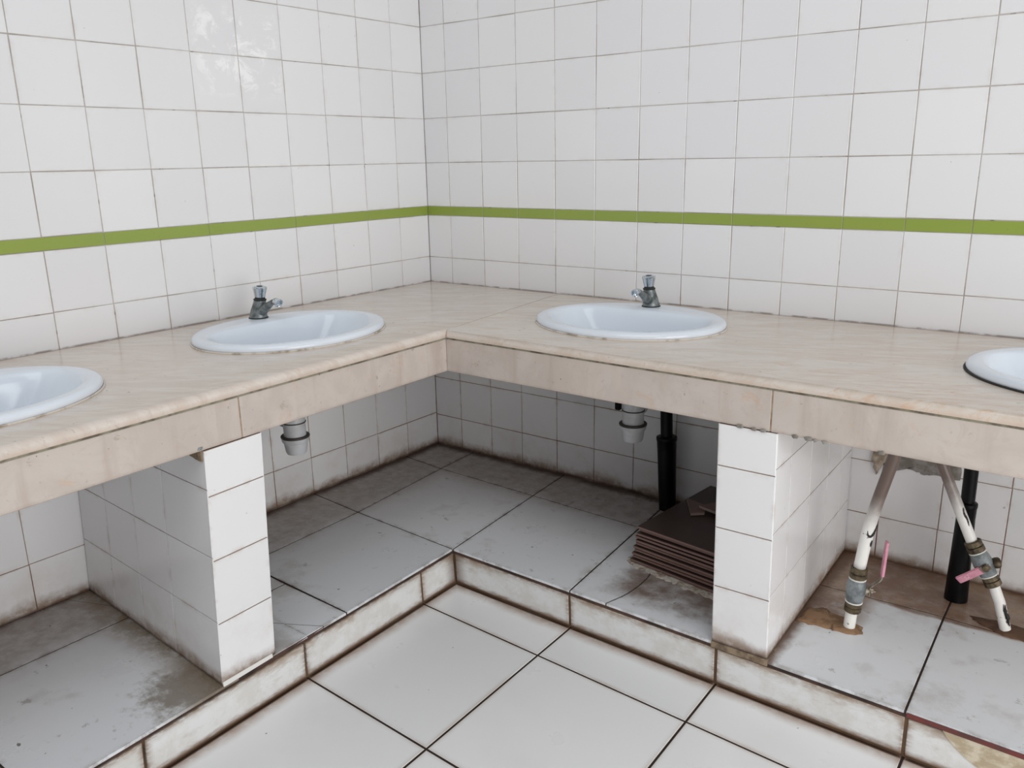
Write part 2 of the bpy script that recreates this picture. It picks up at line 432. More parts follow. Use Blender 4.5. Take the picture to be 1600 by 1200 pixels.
# ------------------------------------------------------------------ walls
def wall(side):
    bm = nb(); lay = bm.verts.layers.float.new('edge')
    G_ = -.0007
    if side == 'left':
        P = lambda u, z, d=0.0: Vector((d, -u, z)); nrm = (1, 0, 0); end = -YEND; cs = cols(.1443, end)
        lowcs = [0, .161, .311, .461, .611, .761, .911, 1.061, 1.211, 1.361]; farcs = [1.36, 1.506, 1.655, 1.805, 1.955, 2.105, 2.255, 2.405, 2.555, 2.705, 2.855, 3.005, 3.155, 3.3]
        off = .028; split = 1.38; tilt_shift = 0
    else:
        P = lambda u, z, d=0.0: Vector((u, -d, z)); nrm = (0, -1, 0); end = XEND; cs = cols(.1065, end)
        lowcs = [0, .124, .269, .408, .558, .708, .857, 1.006, 1.155, 1.305, 1.46]; farcs = [1.50, 1.6195, 1.763, 1.912, 2.06, 2.21, 2.36, 2.51, 2.66, 2.81, 2.96, 3.11, 3.26, 3.4]
        off = .035; split = 1.48; tilt_shift = -.006
    def grid(us, zs, d, zshift=0.0):
        zs = sorted(zs)
        for a, b in zip(us, us[1:]):
            for z0, z1 in zip(zs, zs[1:]):
                if b-a < .012 or z1-z0 < .006: continue
                j = lambda: random.uniform(-.0006, .0006)
                z0 = max(z0, PT+.001 if d else 0); q = [P(a+j(), z0+j(), d), P(b+j(), z0+j(), d), P(b+j(), z1+j(), d), P(a+j(), z1+j(), d)]
                if side == 'right': q = [q[0], q[1], q[2], q[3]]
                tile(bm, q, nrm, gap=.0022, th=.0, bev=.0009, lay=lay, mi=0, sunk=.003)
    grid(cs, rows_up, 0.0)
    top_lo = [zGB, zH1, CB-.03]
    grid(cs, top_lo, 0.0)
    zl = [z + tilt_shift for z in (zH1-TP, zH1-2*TP, zH1-3*TP, zH1-4*TP)] + [PT-.012, CB-.034]
    zl = [z for z in zl if z <= CB-.03]
    grid(lowcs + [split], zl, 0.0)
    grid(farcs, [z + .003 for z in zl], off)
    # grout bed and wall body
    def slab(u0, u1, z0, z1, d0, d1, mi):
        a = P(u0, z0, d0); b = P(u1, z1, d1)
        xs = sorted((a.x, b.x)); ys = sorted((a.y, b.y))
        box(bm, xs[0], xs[1], ys[0], ys[1], z0, z1, mi)
    slab(-.1 if side == 'right' else 0.0, end, -.02, 2.52, -.12, -.0014, 1)
    slab(split-(.015 if side == 'left' else -.02), end, PT+.0008, CB-.034, -.0014, off-.0014, 1)
    o = obj('wall_'+side, bm, [M['wt'], M['wg']], recalc=True)
    o['kind'] = 'structure'
    return o
wall('left'); wall('right')
for side, nm in (('left', 'trim_1'), ('right', 'trim_2')):
    bm = nb(); lay = bm.verts.layers.float.new('edge')
    # border strips are two tiles long, with joints at the measured places
    cs = [0, .293, .593, .893, 1.19, 1.49, 1.79, 2.09, 2.39, 2.69, 2.99, 3.3] if side == 'left' else [0, .256, .555, .854, 1.153, 1.30, 1.602, 1.90, 2.20, 2.50, 2.80, 3.1, 3.4]
    if side == 'right': cs = [0, .256, .405, .555, .704, .854, 1.003, 1.153, 1.452, 1.602, 1.751, 1.90, 2.20, 2.50, 2.80, 3.1, 3.4]
    for a, b in zip(cs, cs[1:]):
        if side == 'left': q = [(0, -a, zGB), (0, -b, zGB), (0, -b, zGT), (0, -a, zGT)]; n = (1, 0, 0)
        else: q = [(a, 0, zGB), (b, 0, zGB), (b, 0, zGT), (a, 0, zGT)]; n = (0, -1, 0)
        tile(bm, q, n, gap=.0016, th=.0005, bev=.0008, lay=lay, sunk=.0015)
    o = obj(nm, bm, M['green']); o['kind'] = 'structure'

# ------------------------------------------------------------------ floor
bm = nb(); lay = bm.verts.layers.float.new('edge')
X = [.643, 1.045, 1.445, 1.846, 2.247, 2.648, 3.05, 3.4]; Y = [-.640, -.789, -1.194, -1.597, -2.0, -2.40, -2.80, -3.3]
fx = lambda i, y: X[i] + .018*(-y-.66) * (1 if 0 < i < 7 else 0)
fy = lambda j, x: Y[j] - (.040*(x-.65) if 0 < j < 7 else 0)
for i in range(7):
    for j in range(7):
        def c(ii, jj):
            x = X[ii]; y = fy(jj, x); x = fx(ii, y); return (x, fy(jj, x), 0)
        q = [c(i, j+1), c(i+1, j+1), c(i+1, j), c(i, j)]
        tile(bm, q, (0, 0, 1), gap=.0052, th=0, bev=.0014, ring=.016, lay=lay, sunk=.004, tilt=.0001)
box(bm, -.12, XEND, YEND, .12, -.12, -.0016, 1)
o = obj('floor', bm, [M['ft'], M['dg']]); o['kind'] = 'structure'

# ------------------------------------------------------------------ plinth
pl = tag(empty('tiled_plinth', (.4, -.4, 0)), 'low grimy white tiled plinth running along both walls below the marble worktops', 'plinth')
pl_inv = Matrix.Translation((-.4, -.4*-1*-1, 0))
def under(parent, o):
    o.parent = parent; o.matrix_parent_inverse = Matrix.Translation(parent.location).inverted() if not parent.rotation_euler.z else (Matrix.Translation(parent.location) @ Matrix.Rotation(parent.rotation_euler.z, 4, 'Z')).inverted()
    return o
bm = nb()
yE, xE = YEND, XEND
poly = [(0.001, -.001), (0.001, yE), (rbL(yE)-.008, yE), (rbL(-.65)-.008, rbR(.65)+.008), (xE, rbR(xE)+.008), (xE, -.001)]
prism(bm, poly, 0.0, PT-.0015)
under(pl, obj('plinth_body', bm, M['dg']))
# top tiles
bm = nb(); lay = bm.verts.layers.float.new('edge')
T = []
# left run: columns x 0..~.24..edge ; rows in y
gx = lambda y: .236 + (.05*(-y-.633)*-1 if y > -.633 else .006)   # joint near x=.24
gx = lambda y: .178+.090*min(-y, .655) if y > -.655 else .237+.004*(-y-.655)
yl = [0.0, -.181, -.614, -1.046, -1.372]
def row_y(x, k):   # joints crossing the left run
    return [0.0, -.178-.080*x, -.612-.085*x, -1.046-.020*x][k]
# corner block: tiles bounded by x joints .2,.61 and y joints
xj = lambda y: (.570+.118*min(-y, .66))
def quad(a, b, c_, d): T.append([(*p, PT) for p in (a, b, c_, d)])
P1 = (.195, -.201); P2 = (.608, -.212); P3 = (.234, -.633); P4 = (.648, -.655)
quad((0, -.181), P1, (.181, 0), (0, 0))
quad((0, -.614), P3, P1, (0, -.181))
quad(P1, P2, (.590, 0), (.181, 0))
quad(P3, P4, P2, P1)
P5 = (.243, -1.050); P6 = (.662, -1.062)
quad((0, -1.046), P5, P3, (0, -.614))
quad(P5, P6, P4, P3)
quad((0, -1.375), (.246, -1.375), P5, (0, -1.046))
quad((.246, -1.375), (.417, -1.375), (.419, -1.058), P5)
quad((.414, -1.165), (.540, -1.170), (.540, -1.060), (.419, -1.058)) if False else None
quad((.4185, -1.1845), (.6638, -1.1865), P6, (.419, -1.058))
T2 = [((.4175, -1.375, PT), (.668, -1.375, PT), (.664, -1.1835, PT), (.4185, -1.1815, PT))]
# far left bay
quad((0, -1.80), (.240, -1.80), (.240, -1.375), (0, -1.375))
quad((.240, -1.80), (plL(-1.80), -1.80), (plL(-1.375), -1.375), (.240, -1.375))
quad((0, -2.22), (.245, -2.22), (.240, -1.80), (0, -1.80))
quad((.245, -2.22), (plL(-2.22), -2.22), (plL(-1.80), -1.80), (.240, -1.80))
quad((0, -2.65), (.25, -2.65), (.245, -2.22), (0, -2.22))
quad((.25, -2.65), (plL(-2.65), -2.65), (plL(-2.22), -2.22), (.245, -2.22))
quad((0, yE), (.25, yE), (.25, -2.65), (0, -2.65))
quad((.25, yE), (plL(yE), yE), (plL(-2.65), -2.65), (.25, -2.65))
# right run
Q1 = (1.010, -.228); Q2 = (1.045, plR(1.045))
quad(P2, Q1, (.992, 0), (.590, 0))
quad(P4, Q2, Q1, P2)
quad(Q1, (1.425, -.245), (1.41, 0), (.992, 0))
quad(Q2, (1.45, plR(1.45)), (1.425, -.245), Q1)
quad((1.425, -.27), (1.832, -.252), (1.83, 0), (1.41, 0))
quad((1.45, plR(1.45)), (1.841, plR(1.841)), (1.832, -.252), (1.425, -.27))
for k in range(4):
    a, b = 1.841+.405*k, min(XEND, 1.841+.405*(k+1))
    quad((a-.009, -.252-.012*k), (b-.009, -.264-.012*k), (b-.011, 0), (a-.011, 0))
    quad((a, plR(a)), (b, plR(b)), (b-.009, -.264-.012*k), (a-.009, -.252-.012*k))
for q in T:
    tile(bm, q, (0, 0, 1), gap=.0046, th=0, bev=.0008, ring=.02, lay=lay, sunk=.006, tilt=.0001)
for q in T2:
    tile(bm, q, (0, 0, 1), gap=.0034, th=0, bev=.0005, ring=.02, lay=lay, sunk=.006, tilt=.0001)
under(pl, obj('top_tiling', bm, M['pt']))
# risers
def riser(name, pts_b, pts_t, nrm, parent=pl):
    bm = nb(); lay = bm.verts.layers.float.new('edge')
    for (a, b), (c_, d) in zip(zip(pts_b, pts_b[1:]), zip(pts_t, pts_t[1:])):
        q = [(*a, 0.001), (*b, 0.001), (*d, PT-.0120), (*c_, PT-.0120)]
        tile(bm, q, nrm, gap=.007, th=0, bev=.0015, ring=.018, lay=lay, sunk=.007, tilt=.0001)
    return under(parent, obj(name, bm, M['rt']))
ys = [-.650, -.789, -1.196, -1.600, -2.0, -2.4, -2.8, yE]
r1 = riser('riser', [(rbL(y), y) for y in ys][::1], [(plL(y)-.0015, y) for y in ys], (1, 0, 0))
xs = [.650, 1.043, 1.443, 1.845, 2.247, 2.65, 3.05, xE]
r2 = riser('riser', [(x, rbR(x)) for x in xs], [(x, plR(x)+.0015) for x in xs], (0, -1, 0))
bm = nb()
hexa(bm, [(rbL(-.65)-.007, rbR(.65)+.007, 0), (rbL(yE)-.007, yE, 0), (rbL(yE)-.002, yE, 0), (rbL(-.65)-.002, rbR(.65)+.002, 0), (xE, rbR(xE)+.002, 0), (xE, rbR(xE)+.007, 0)][:0] or
     [(rbL(yE)-.010, yE, 0), (rbL(yE)-.0025, yE, 0), (rbL(-.65)-.0025, rbR(.65)+.002, 0), (rbL(-.65)-.010, rbR(.65)+.010, 0)],
     [(rbL(yE)-.010, yE, PT-.002), (plL(yE)-.0035, yE, PT-.002), (plL(-.65)-.0035, plR(.65)+.004, PT-.002), (rbL(-.65)-.010, rbR(.65)+.010, PT-.002)])
hexa(bm, [(.644, rbR(.644)+.002, 0), (xE, rbR(xE)+.002, 0), (xE, rbR(xE)+.012, 0), (.644, rbR(.644)+.012, 0)],
     [(.644, plR(.644)+.0035, PT-.002), (xE, plR(xE)+.0035, PT-.002), (xE, rbR(xE)+.012, PT-.002), (.644, rbR(.644)+.012, PT-.002)])
under(pl, obj('joint_mortar', bm, M['rg']))
# maroon strip under the tile edge and a cream marbled repair piece, right bay
bm = nb()
hexa(bm, [(1.845, plR(1.845)-.0022, PT-.0105), (xE, plR(xE)-.0022, PT-.0105), (xE, plR(xE)+.004, PT-.0095), (1.845, plR(1.845)+.004, PT-.0095)],
     [(1.845, plR(1.845)-.0022, PT-.0015), (xE, plR(xE)-.0022, PT-.0015), (xE, plR(xE)+.004, PT-.003), (1.845, plR(1.845)+.004, PT-.003)])
s_ = under(pl, obj('edge_strip', bm, M['red'])); s_['label'] = 'maroon strip below the tile edge'
bm = nb()
pp = [(1.909, .0965), (1.918, .083), (1.935, .066), (1.955, .051), (1.985, .036), (2.02, .027), (2.08, .020), (2.16, .012), (2.235, .010), (2.235, .0965)]
yy = lambda x, z, d: rbR(x) + (plR(x)-rbR(x))*z/PT - d
hexa(bm, [(x, yy(x, z, -.002), z) for x, z in pp], [(x, yy(x, z, .0012), z) for x, z in pp])
s_ = under(pl, obj('repair_piece', bm, M['patch'])); s_['label'] = 'cream marbled piece set in the riser'

# ------------------------------------------------------------------ irregular flat blobs
def blob(bm, pts, base, nrm, h=.003, jit=.0, mi=0):
    """domed irregular patch from ordered 3-D points"""
    pts = [Vector(p) for p in pts]; nrm = Vector(nrm); c = sum(pts, Vector())/len(pts)
    dense = []
    for i, p in enumerate(pts):
        qn = pts[(i+1) % len(pts)]
        for k in range(4):
            w = p.lerp(qn, k/4); e = (qn-p).normalized(); sidev = e.cross(nrm)
            dense.append(w + sidev*random.uniform(-jit, jit))
    rings = [[bm.verts.new(p - nrm*.002) for p in dense], [bm.verts.new(p + nrm*h*.35) for p in dense],
             [bm.verts.new(p.lerp(c, .12) + nrm*h*.8) for p in dense], [bm.verts.new(p.lerp(c, .5) + nrm*(h*random.uniform(.9, 1.15))) for p in dense]]
    n = len(dense)
    for a, b in zip(rings, rings[1:]):
        for i in range(n): bm.faces.new((a[i], a[(i+1) % n], b[(i+1) % n], b[i]))
    cv = bm.verts.new(c + nrm*h*1.1)
    for i in range(n): bm.faces.new((rings[-1][i], rings[-1][(i+1) % n], cv))
    bm.faces.new(rings[0][::-1])

# ------------------------------------------------------------------ pillars
def pillar(name, label, base, top, side_rows, front_rows, front_edge, side_cols_n, parent_loc):
    """base/top: 4 corners (xy): front-left, front-right, back-right, back-left seen from the room"""
    root = tag(empty(name, parent_loc), label, 'pillar', None)
    z0, z1 = PT+.0005, None
    return root
def lerp2(a, b, t): return (a[0]+(b[0]-a[0])*t, a[1]+(b[1]-a[1])*t)
def build_pillar(label, fl, fr, br, bl, lean, ztop, frows, lrows, rrows, lcols, rcols):
    """corners at the base, lean = xy shift per metre of height; rows are heights of horizontal joints"""
    cx = (fl[0]+fr[0]+br[0]+bl[0])/4; cy = (fl[1]+fr[1]+br[1]+bl[1])/4
    root = tag(empty('tiled_pillar', (cx, cy, PT)), label, 'pillar')
    zb = PT+.0008
    def pt(p, z): return Vector((p[0]+lean[0]*(z-PT), p[1]+lean[1]*(z-PT), z))
    # core
    ins = .0026
    def shrink(p): 
        v = Vector((cx-p[0], cy-p[1])); return (p[0]+(ins if v.x > 0 else -ins), p[1]+(ins if v.y > 0 else -ins))
    cs_ = [shrink(p) for p in (fl, fr, br, bl)]
    bm = nb(); hexa(bm, [pt(p, zb) for p in cs_], [pt(p, ztop-.001) for p in cs_])
    under(root, obj('core', bm, M['wg']))
    def face(name, a, b, rows, cols_):
        bm = nb(); lay = bm.verts.layers.float.new('edge')
        d = (Vector((b[0], b[1], 0))-Vector((a[0], a[1], 0))); L = d.length
        nrm = Vector((d.y, -d.x, 0)).normalized()
        zs = [zb+.001] + rows + [ztop-.0005]
        us = [0.0] + cols_ + [L]
        for i in range(len(us)-1):
            for j in range(len(zs)-1):
                u0, u1 = us[i]/L, us[i+1]/L
                q = [pt(lerp2(a, b, u0), zs[j]), pt(lerp2(a, b, u1), zs[j]), pt(lerp2(a, b, u1), zs[j+1]), pt(lerp2(a, b, u0), zs[j+1])]
                tile(bm, q, nrm, gap=.0024 if name == 'front_tiling' else .0018, th=0, bev=.0010 if name == 'front_tiling' else .0005, lay=lay, sunk=.0024)
        return under(root, obj(name, bm, M['wt']))
    face('front_tiling', fl, fr, frows, [])
    face('side_tiling', bl, fl, lrows, lcols)
    face('side_tiling', fr, br, rrows, rcols)
    return root
apz = CB-.1085
w = lambda z: z+ZO
pilL = build_pillar('white tiled pillar under the left marble worktop, its left side in shade',
    (.670, -1.4165), (.664, -1.2765), (.03, -1.262), (.03, -1.378), (0.0, .045), apz-.0006,
    [w(-.911), w(-.770), w(-.631)], [w(-.906), w(-.762), w(-.616)], [w(-.914), w(-.772), w(-.632)],
    [.152, .302, .452], [.15, .30, .45, .60])
pilR = build_pillar('white tiled pillar under the right marble worktop, beside the stack of brown tiles',
    (1.432, -.6655), (1.559, -.6635), (1.542, -.0365), (1.425, -.0365), (-.018, 0.0), apz-.0010,
    [w(-.911), w(-.771), w(-.628)], [w(-.909), w(-.770), w(-.628)], [w(-.8995), w(-.757), w(-.613)],
    [.15, .30, .45, .60], [.100, .250, .398, .530])
# mortar skirt at the foot of the pillars
bm = nb()
hexa(bm, [(1.4315, -.6675, PT-.012), (1.562, -.668, PT-.012), (1.562, -.60, PT-.012), (1.4315, -.60, PT-.012)], [(1.4315, -.6675, PT+.002), (1.562, -.6665, PT+.002), (1.562, -.60, PT+.002), (1.4315, -.60, PT+.002)])
under(pilR, obj('mortar_foot', bm, M['footmortar']))
# rough mortar at the top left of the left pillar
bm = nb()
blob(bm, [(.664, -1.3950, apz-.001), (.664, -1.3955, apz-.023), (.640, -1.3935, apz-.020), (.600, -1.3910, apz-.011), (.55, -1.3880, apz-.005), (.50, -1.385, apz-.0005)], None, (0, -1, 0), .006, .003)
o = under(pilL, obj('mortar_patch', bm, M['footmortar']))
bm = nb()
hexa(bm, [(.668, -1.4150, PT-.002), (.6735, -1.4150, PT-.002), (.6675, -1.2850, PT-.002), (.662, -1.2850, PT-.002)], [(.668, -1.4150, PT+.0085), (.6718, -1.4150, PT+.0085), (.6660, -1.2850, PT+.0070), (.662, -1.2850, PT+.0070)])
bmesh.ops.bevel(bm, geom=list(bm.edges), offset=.001, segments=1, affect='EDGES')
under(pilL, obj('foot_strip', bm, plain('white foot strip', srgb(226, 224, 220), .4)))

# ------------------------------------------------------------------ worktops
def apply_bool(o, cutters):
    for c_ in cutters:
        m = o.modifiers.new('b', 'BOOLEAN'); m.operation = 'DIFFERENCE'; m.object = c_; m.solver = 'EXACT'
    dg = bpy.context.evaluated_depsgraph_get(); dg.update()
    me = bpy.data.meshes.new_from_object(o.evaluated_get(dg)); o.modifiers.clear(); old = o.data; o.data = me
    me.name = old.name; bpy.data.meshes.remove(old)
    for c_ in cutters: bpy.data.objects.remove(c_)
SA, SB = .2606, .217
SINKS = [('L', .3322, -.8977), ('L', .3409, -1.690), ('R', 1.0108, -.3204), ('R', 2.083, -.338)]
def cutter(cx, cy, a, b):
    bm = nb(); prism(bm, [(cx+a*math.cos(2*PI*i/64), cy+b*math.sin(2*PI*i/64)) for i in range(64)], CB-.2, CB+.2)
    return obj('cut', bm, M['pvc'])
def slab(root, poly, front_idx, mat, cuts, top=.004, bot=-.016):
    bm = nb(); z0, z1 = CB+bot, CB+top
    a = [bm.verts.new((x, y, z0)) for x, y in poly]; b = [bm.verts.new((x, y, z1)) for x, y in poly]; n = len(poly)
    bm.faces.new(a[::-1]); bm.faces.new(b)
    for i in range(n): bm.faces.new((a[i], a[(i+1) % n], b[(i+1) % n], b[i]))
    bm.verts.index_update(); bm.edges.ensure_lookup_table()
    ed = []
    for i in front_idx:
        ed.append(bm.edges.get((b[i], b[(i+1) % n])))
    bmesh.ops.bevel(bm, geom=ed, offset=.0145, segments=6, profile=.5, affect='EDGES')
    bmesh.ops.recalc_face_normals(bm, faces=bm.faces)
    o = obj('slab', bm, mat)
    apply_bool(o, cuts)
    autosmooth(o, 35)
    return under(root, o)
LW = tag(empty('marble_worktop', (.33, -1.5, CB)), 'left marble worktop with two oval washbasins set in it, reaching into the corner', 'worktop')
RW = tag(empty('marble_worktop', (1.8, -.33, CB)), 'right marble worktop with rusty veins, starting at the seam by the corner', 'worktop')
S0 = (.6535, -.6535); S1 = (.573, -.0015)
S_ = .0014
polyL = [(.0015, -.0015), (.0015, yE), (slL(yE), yE), (slL(-.66), -.66), (S0[0]-S_, S0[1]), (S1[0]-S_, S1[1])]
slab(LW, polyL, [2, 3], M['mL'], [cutter(s[1], s[2], SB-.018, SA-.018) for s in SINKS if s[0] == 'L'])
polyR = [(S1[0]+S_, S1[1]), (S0[0]+S_*.4, S0[1]), (.668, slR(.66)), (xE, slR(xE)), (xE, -.0015)]
slab(RW, polyR, [1, 2], M['mR'], [cutter(s[1], s[2], SA-.018, SB-.018) for s in SINKS if s[0] == 'R'])
# aprons
zt, zb_ = CB-.0212, apz
def apanel(root, a, b, inw, mat=None, name='apron_panel'):
    a2 = (a[0]+inw[0], a[1]+inw[1]); b2 = (b[0]+inw[0], b[1]+inw[1])
    bm = nb(); prism(bm, [a, b, b2, a2], zb_, zt)
    bmesh.ops.bevel(bm, geom=list(bm.edges), offset=.0012, segments=1, affect='EDGES')
    return under(root, obj(name, bm, mat or M['mA']))
yj = -1.300; xj_ = 1.534
apanel(LW, (apL(-.6505), -.6505), (apL(yj), yj+.0012), (-.02, 0))
apanel(LW, (apL(yj), yj-.0012), (apL(yE), yE), (-.02, 0))
apanel(RW, (.6485, apR(.6485)), (xj_-.0012, apR(xj_)), (0, .02))
apanel(RW, (xj_+.0012, apR(xj_)), (xE, apR(xE)), (0, .02))
def jointstrip(root, a, b, inw, z0, z1, mt='jointdark'):
    bm = nb(); prism(bm, [a, b, (b[0]+inw[0], b[1]+inw[1]), (a[0]+inw[0], a[1]+inw[1])], z0, z1)
    return under(root, obj('joint_filler', bm, M[mt]))
jointstrip(LW, (apL(-.655)-.0006, -.655), (apL(yE)-.0006, yE), (-.016, 0), CB-.0235, CB-.0158)
jointstrip(RW, (.656, apR(.656)+.0006), (xE, apR(xE)+.0006), (0, .016), CB-.0235, CB-.0158)
jointstrip(LW, (apL(yj)-.0006, yj-.0022), (apL(yj)-.0006, yj+.0022), (-.015, 0), zb_+.001, zt-.001, 'jointlight')
jointstrip(RW, (xj_-.0022, apR(xj_)+.0006), (xj_+.0022, apR(xj_)+.0006), (0, .015), zb_+.001, zt-.001, 'jointlight')
# chips of mortar along the lower edge of the right apron
for x, s in ((1.585, .007), (1.612, .009), (1.625, .005), (1.643, .006), (1.748, .007), (1.50, .006), (1.47, .008), (1.52, .007)):
    bm = nb()
    blob(bm, [(x-s, apR(x)-.0006, apz+.001), (x-s*.6, apR(x)-.0006, apz+s*.5), (x+s*.5, apR(x)-.0006, apz+s*.6), (x+s, apR(x)-.0006, apz+.001), (x+s*.6, apR(x)-.0006, apz-.003), (x-s*.5, apR(x)-.0006, apz-.004)], None, (0, -1, 0), .003, .0008)
    under(RW, obj('mortar_chip', bm, M['greycement']))
bm = nb()
blob(bm, [(apL(-1.40)+.0003, -1.397, apz+.002), (apL(-1.40)+.0003, -1.405, apz+.004), (apL(-1.40)+.0003, -1.402, apz+.009), (apL(-1.40)+.0003, -1.393, apz+.008)], None, (1, 0, 0), .002, .0005)
under(LW, obj('mortar_chip', bm, M['greymetal']))

# ------------------------------------------------------------------ washbasins
def make_basin(cx, cy, rz, label, sealmat):
    """local frame: +y towards the wall, x along the worktop"""
    root = tag(empty('washbasin', (cx, cy, CB+.004), rz), label, 'washbasin', 'oval washbasins set in the worktops')
    N = 96
    def ell(a, b, dy=0): return [(a*math.cos(2*PI*i/N), b*math.sin(2*PI*i/N)+dy) for i in range(N)]
    def opening(s, cut=.088):
        pts = []
        for i in range(N):
            t = 2*PI*i/N; a, b = SA-.036, SB-.034
            x, y = a*math.cos(t), b*math.sin(t)
            k = 55.0                                     # smooth minimum of y and the chord
            cut_ = cut + .020*(1-(x/a)**2)
            y2 = -math.log(math.exp(-k*min(y, 1)) + math.exp(-k*cut_))/k
            pts.append((x*s, (y2+.02)*s-.02))
        return pts
    A = ell(SA, SB); rings = []
    def add(pts, z): rings.append([bm.verts.new((x, y, z)) for x, y in pts])
    bm = nb()
    sc = lambda pts, s: [(x*s, y*s) for x, y in pts]
    # outside bowl from bottom up (under the slab), then rim, then inside
    bot = ell(.055, .045, -.015)
    O = opening(1.0)
    def mixr(p, q, t): return [(a[0]+(b[0]-a[0])*t, a[1]+(b[1]-a[1])*t) for a, b in zip(p, q)]
    add(mixr(bot, O, 0.0), -.155)
    for t, z in ((.35, -.148), (.62, -.125), (.82, -.09), (.94, -.05), (.985, -.02), (1.0, -.004)):
        add([(x*1.0+.006*math.cos(2*PI*i/N), y+.006*math.sin(2*PI*i/N)) for i, (x, y) in enumerate(mixr(bot, O, t))], z)
    add(sc(A, .90), .0005); add(sc(A, .985), .001); add(sc(A, .998), .004); add(A, .008)
    add(sc(A, .995), .0125); add(sc(A, .980), .0165); add(sc(A, .955), .0185)
    add(mixr(sc(A, .93), O, .12), .0188); add(mixr(sc(A, .93), O, .55), .0182)
    add(opening(1.02), .0172); add(opening(1.0), .0150); add(opening(.975), .0085)
    inner = opening(.955)
    for sx_, sy_, z in ((.99, 1.0, -.002), (.93, .975, -.020), (.85, .945, -.045), (.75, .90, -.072), (.63, .83, -.098), (.49, .68, -.121), (.33, .47, -.136), (.20, .26, -.142)):
        add([(x*sx_, (y+.01)*sy_-.01) for x, y in inner], z)
    add(ell(.0235, .0235, -.015), -.1440)
    for a, b in zip(rings, rings[1:]):
        for i in range(N): bm.faces.new((a[i], a[(i+1) % N], b[(i+1) % N], b[i]))
    bm.faces.new(rings[0][::-1]); bm.faces.new(rings[-1])
    o = obj('bowl', bm, M['ceramic'], root, smooth=True)
    # drain grate
    bm = nb(); lathe(bm, [(.004, -.1405), (.018, -.1405), (.021, -.1415), (.0225, -.1435), (.022, -.1446)], 32, Matrix.Translation((0, -.015, 0)))
    obj('drain_ring', bm, M['chrome'], root, smooth=True)
    # sealant bead around the rim
    bm = nb()
    tube(bm, [(x*1.004, y*1.004, .0012) for x, y in A] + [(A[0][0]*1.004, A[0][1]*1.004, .0012)], .0026, 8, cap=False)
    bmesh.ops.remove_doubles(bm, verts=bm.verts, dist=.0002)
    obj('sealant_bead', bm, sealmat, root, smooth=True)
    return root
labs = ['oval white washbasin in the left worktop with a push tap, nearer the corner',
        'oval white washbasin cut off by the left edge of the picture',
        'oval white washbasin in the right worktop with a push tap, beside the corner seam',
        'oval white washbasin with blackened sealant cut off by the right edge of the picture']
for (s, x, y), lb in zip(SINKS, labs):
    make_basin(x, y, PI/2 if s == 'L' else 0, lb, M['black_seal'] if 'blackened' in lb else M['sealant'])

# ------------------------------------------------------------------ push taps
def make_tap(x, y, ang, label):
    """local +x = towards the basin"""
    root = tag(empty('push_tap', (x, y, CB+.0228), ang), label, 'tap', 'self closing push taps')
    # body: tapering, leaning forward
    bm = nb(); rings = []; seg = 28
    for z, cx_, r in ((0, 0, .0235), (.003, 0, .0245), (.006, 0, .0240), (.012, .001, .0225), (.025, .004, .0205), (.038, .008, .0182), (.048, .0115, .0168), (.053, .0135, .0160), (.0545, .014, .0140)):
        rings.append([bm.verts.new((cx_+r*math.cos(2*PI*i/seg), r*.96*math.sin(2*PI*i/seg), z)) for i in range(seg)])
    for a, b in zip(rings, rings[1:]):
        for i in range(seg): bm.faces.new((a[i], a[(i+1) % seg], b[(i+1) % seg], b[i]))
    bm.faces.new(rings[0][::-1]); bm.faces.new(rings[-1])
    obj('body', bm, M['old'], root, smooth=True)
    # spout
    bm = nb()
    pts = catmull([(.004, 0, .018), (.022, 0, .024), (.042, 0, .037), (.061, 0, .049), (.076, 0, .055), (.083, 0, .056)], 5)
    n = len(pts)
    tube(bm, pts, [.0165 - .0085*min(1, (i/(n-1))*1.7) for i in range(n)], 18)
    obj('spout', bm, M['old'], root, smooth=True)
    bm = nb(); d = Vector((1, 0, -.18))
    lathe(bm, [(.0078, 0), (.0094, .001), (.0104, .004), (.0108, .018), (.0102, .0205), (.0070, .0210), (.0068, .016)], 24, axis_mat((.076, 0, .0565), d))
    lathe(bm, [(.0070, 0), (.0082, .003), (.0082, .007), (.006, .008)], 20, axis_mat((.088, 0, .049), (.15, 0, -1)))
    o = obj('spout_tip', bm, M['chrome'], root); autosmooth(o)
    # neck and push button
    ax = Vector((.10, 0, 1)).normalized(); p0 = Vector((.0135, 0, .0535))
    bm = nb(); lathe(bm, [(.0165, 0), (.0170, .002), (.0150, .004), (.0130, .005), (.0128, .011)], 28, axis_mat(p0, ax))
    o = obj('collar', bm, M['gasket'], root); autosmooth(o)
    bm = nb(); 
    prof = [(.0125, .009), (.0138, .010), (.0158, .022), (.0182, .0345), (.0188, .037), (.0180, .0392), (.0145, .0405), (.0085, .0412), (.0083, .0405)]
    lathe(bm, prof, 28, axis_mat(p0, ax))
    # soft grip flats
    o = obj('push_button', bm, M['chrome'], root); autosmooth(o, 30)
    bm = nb(); lathe(bm, [(.0080, .0405), (.0078, .0418), (.004, .0421)], 20, axis_mat(p0, ax), )
    b2 = obj('button_cap', bm, M['blue'], o, smooth=True)
    bm = nb(); lathe(bm, [(.0255, -.0006), (.0258, .0008), (.0245, .0020), (.020, .0021)], 28)
    obj('base_gasket', bm, M['gasket'], root, smooth=True)
    root.scale = (1.04, 1.04, .94)
    return root
make_tap(.157, -.872, 0, 'corroded push tap with blue cap on the left washbasin, its spout pointing right')
make_tap(.987, -.151, -PI/2, 'corroded push tap on the right washbasin, its spout pointing left towards the camera')

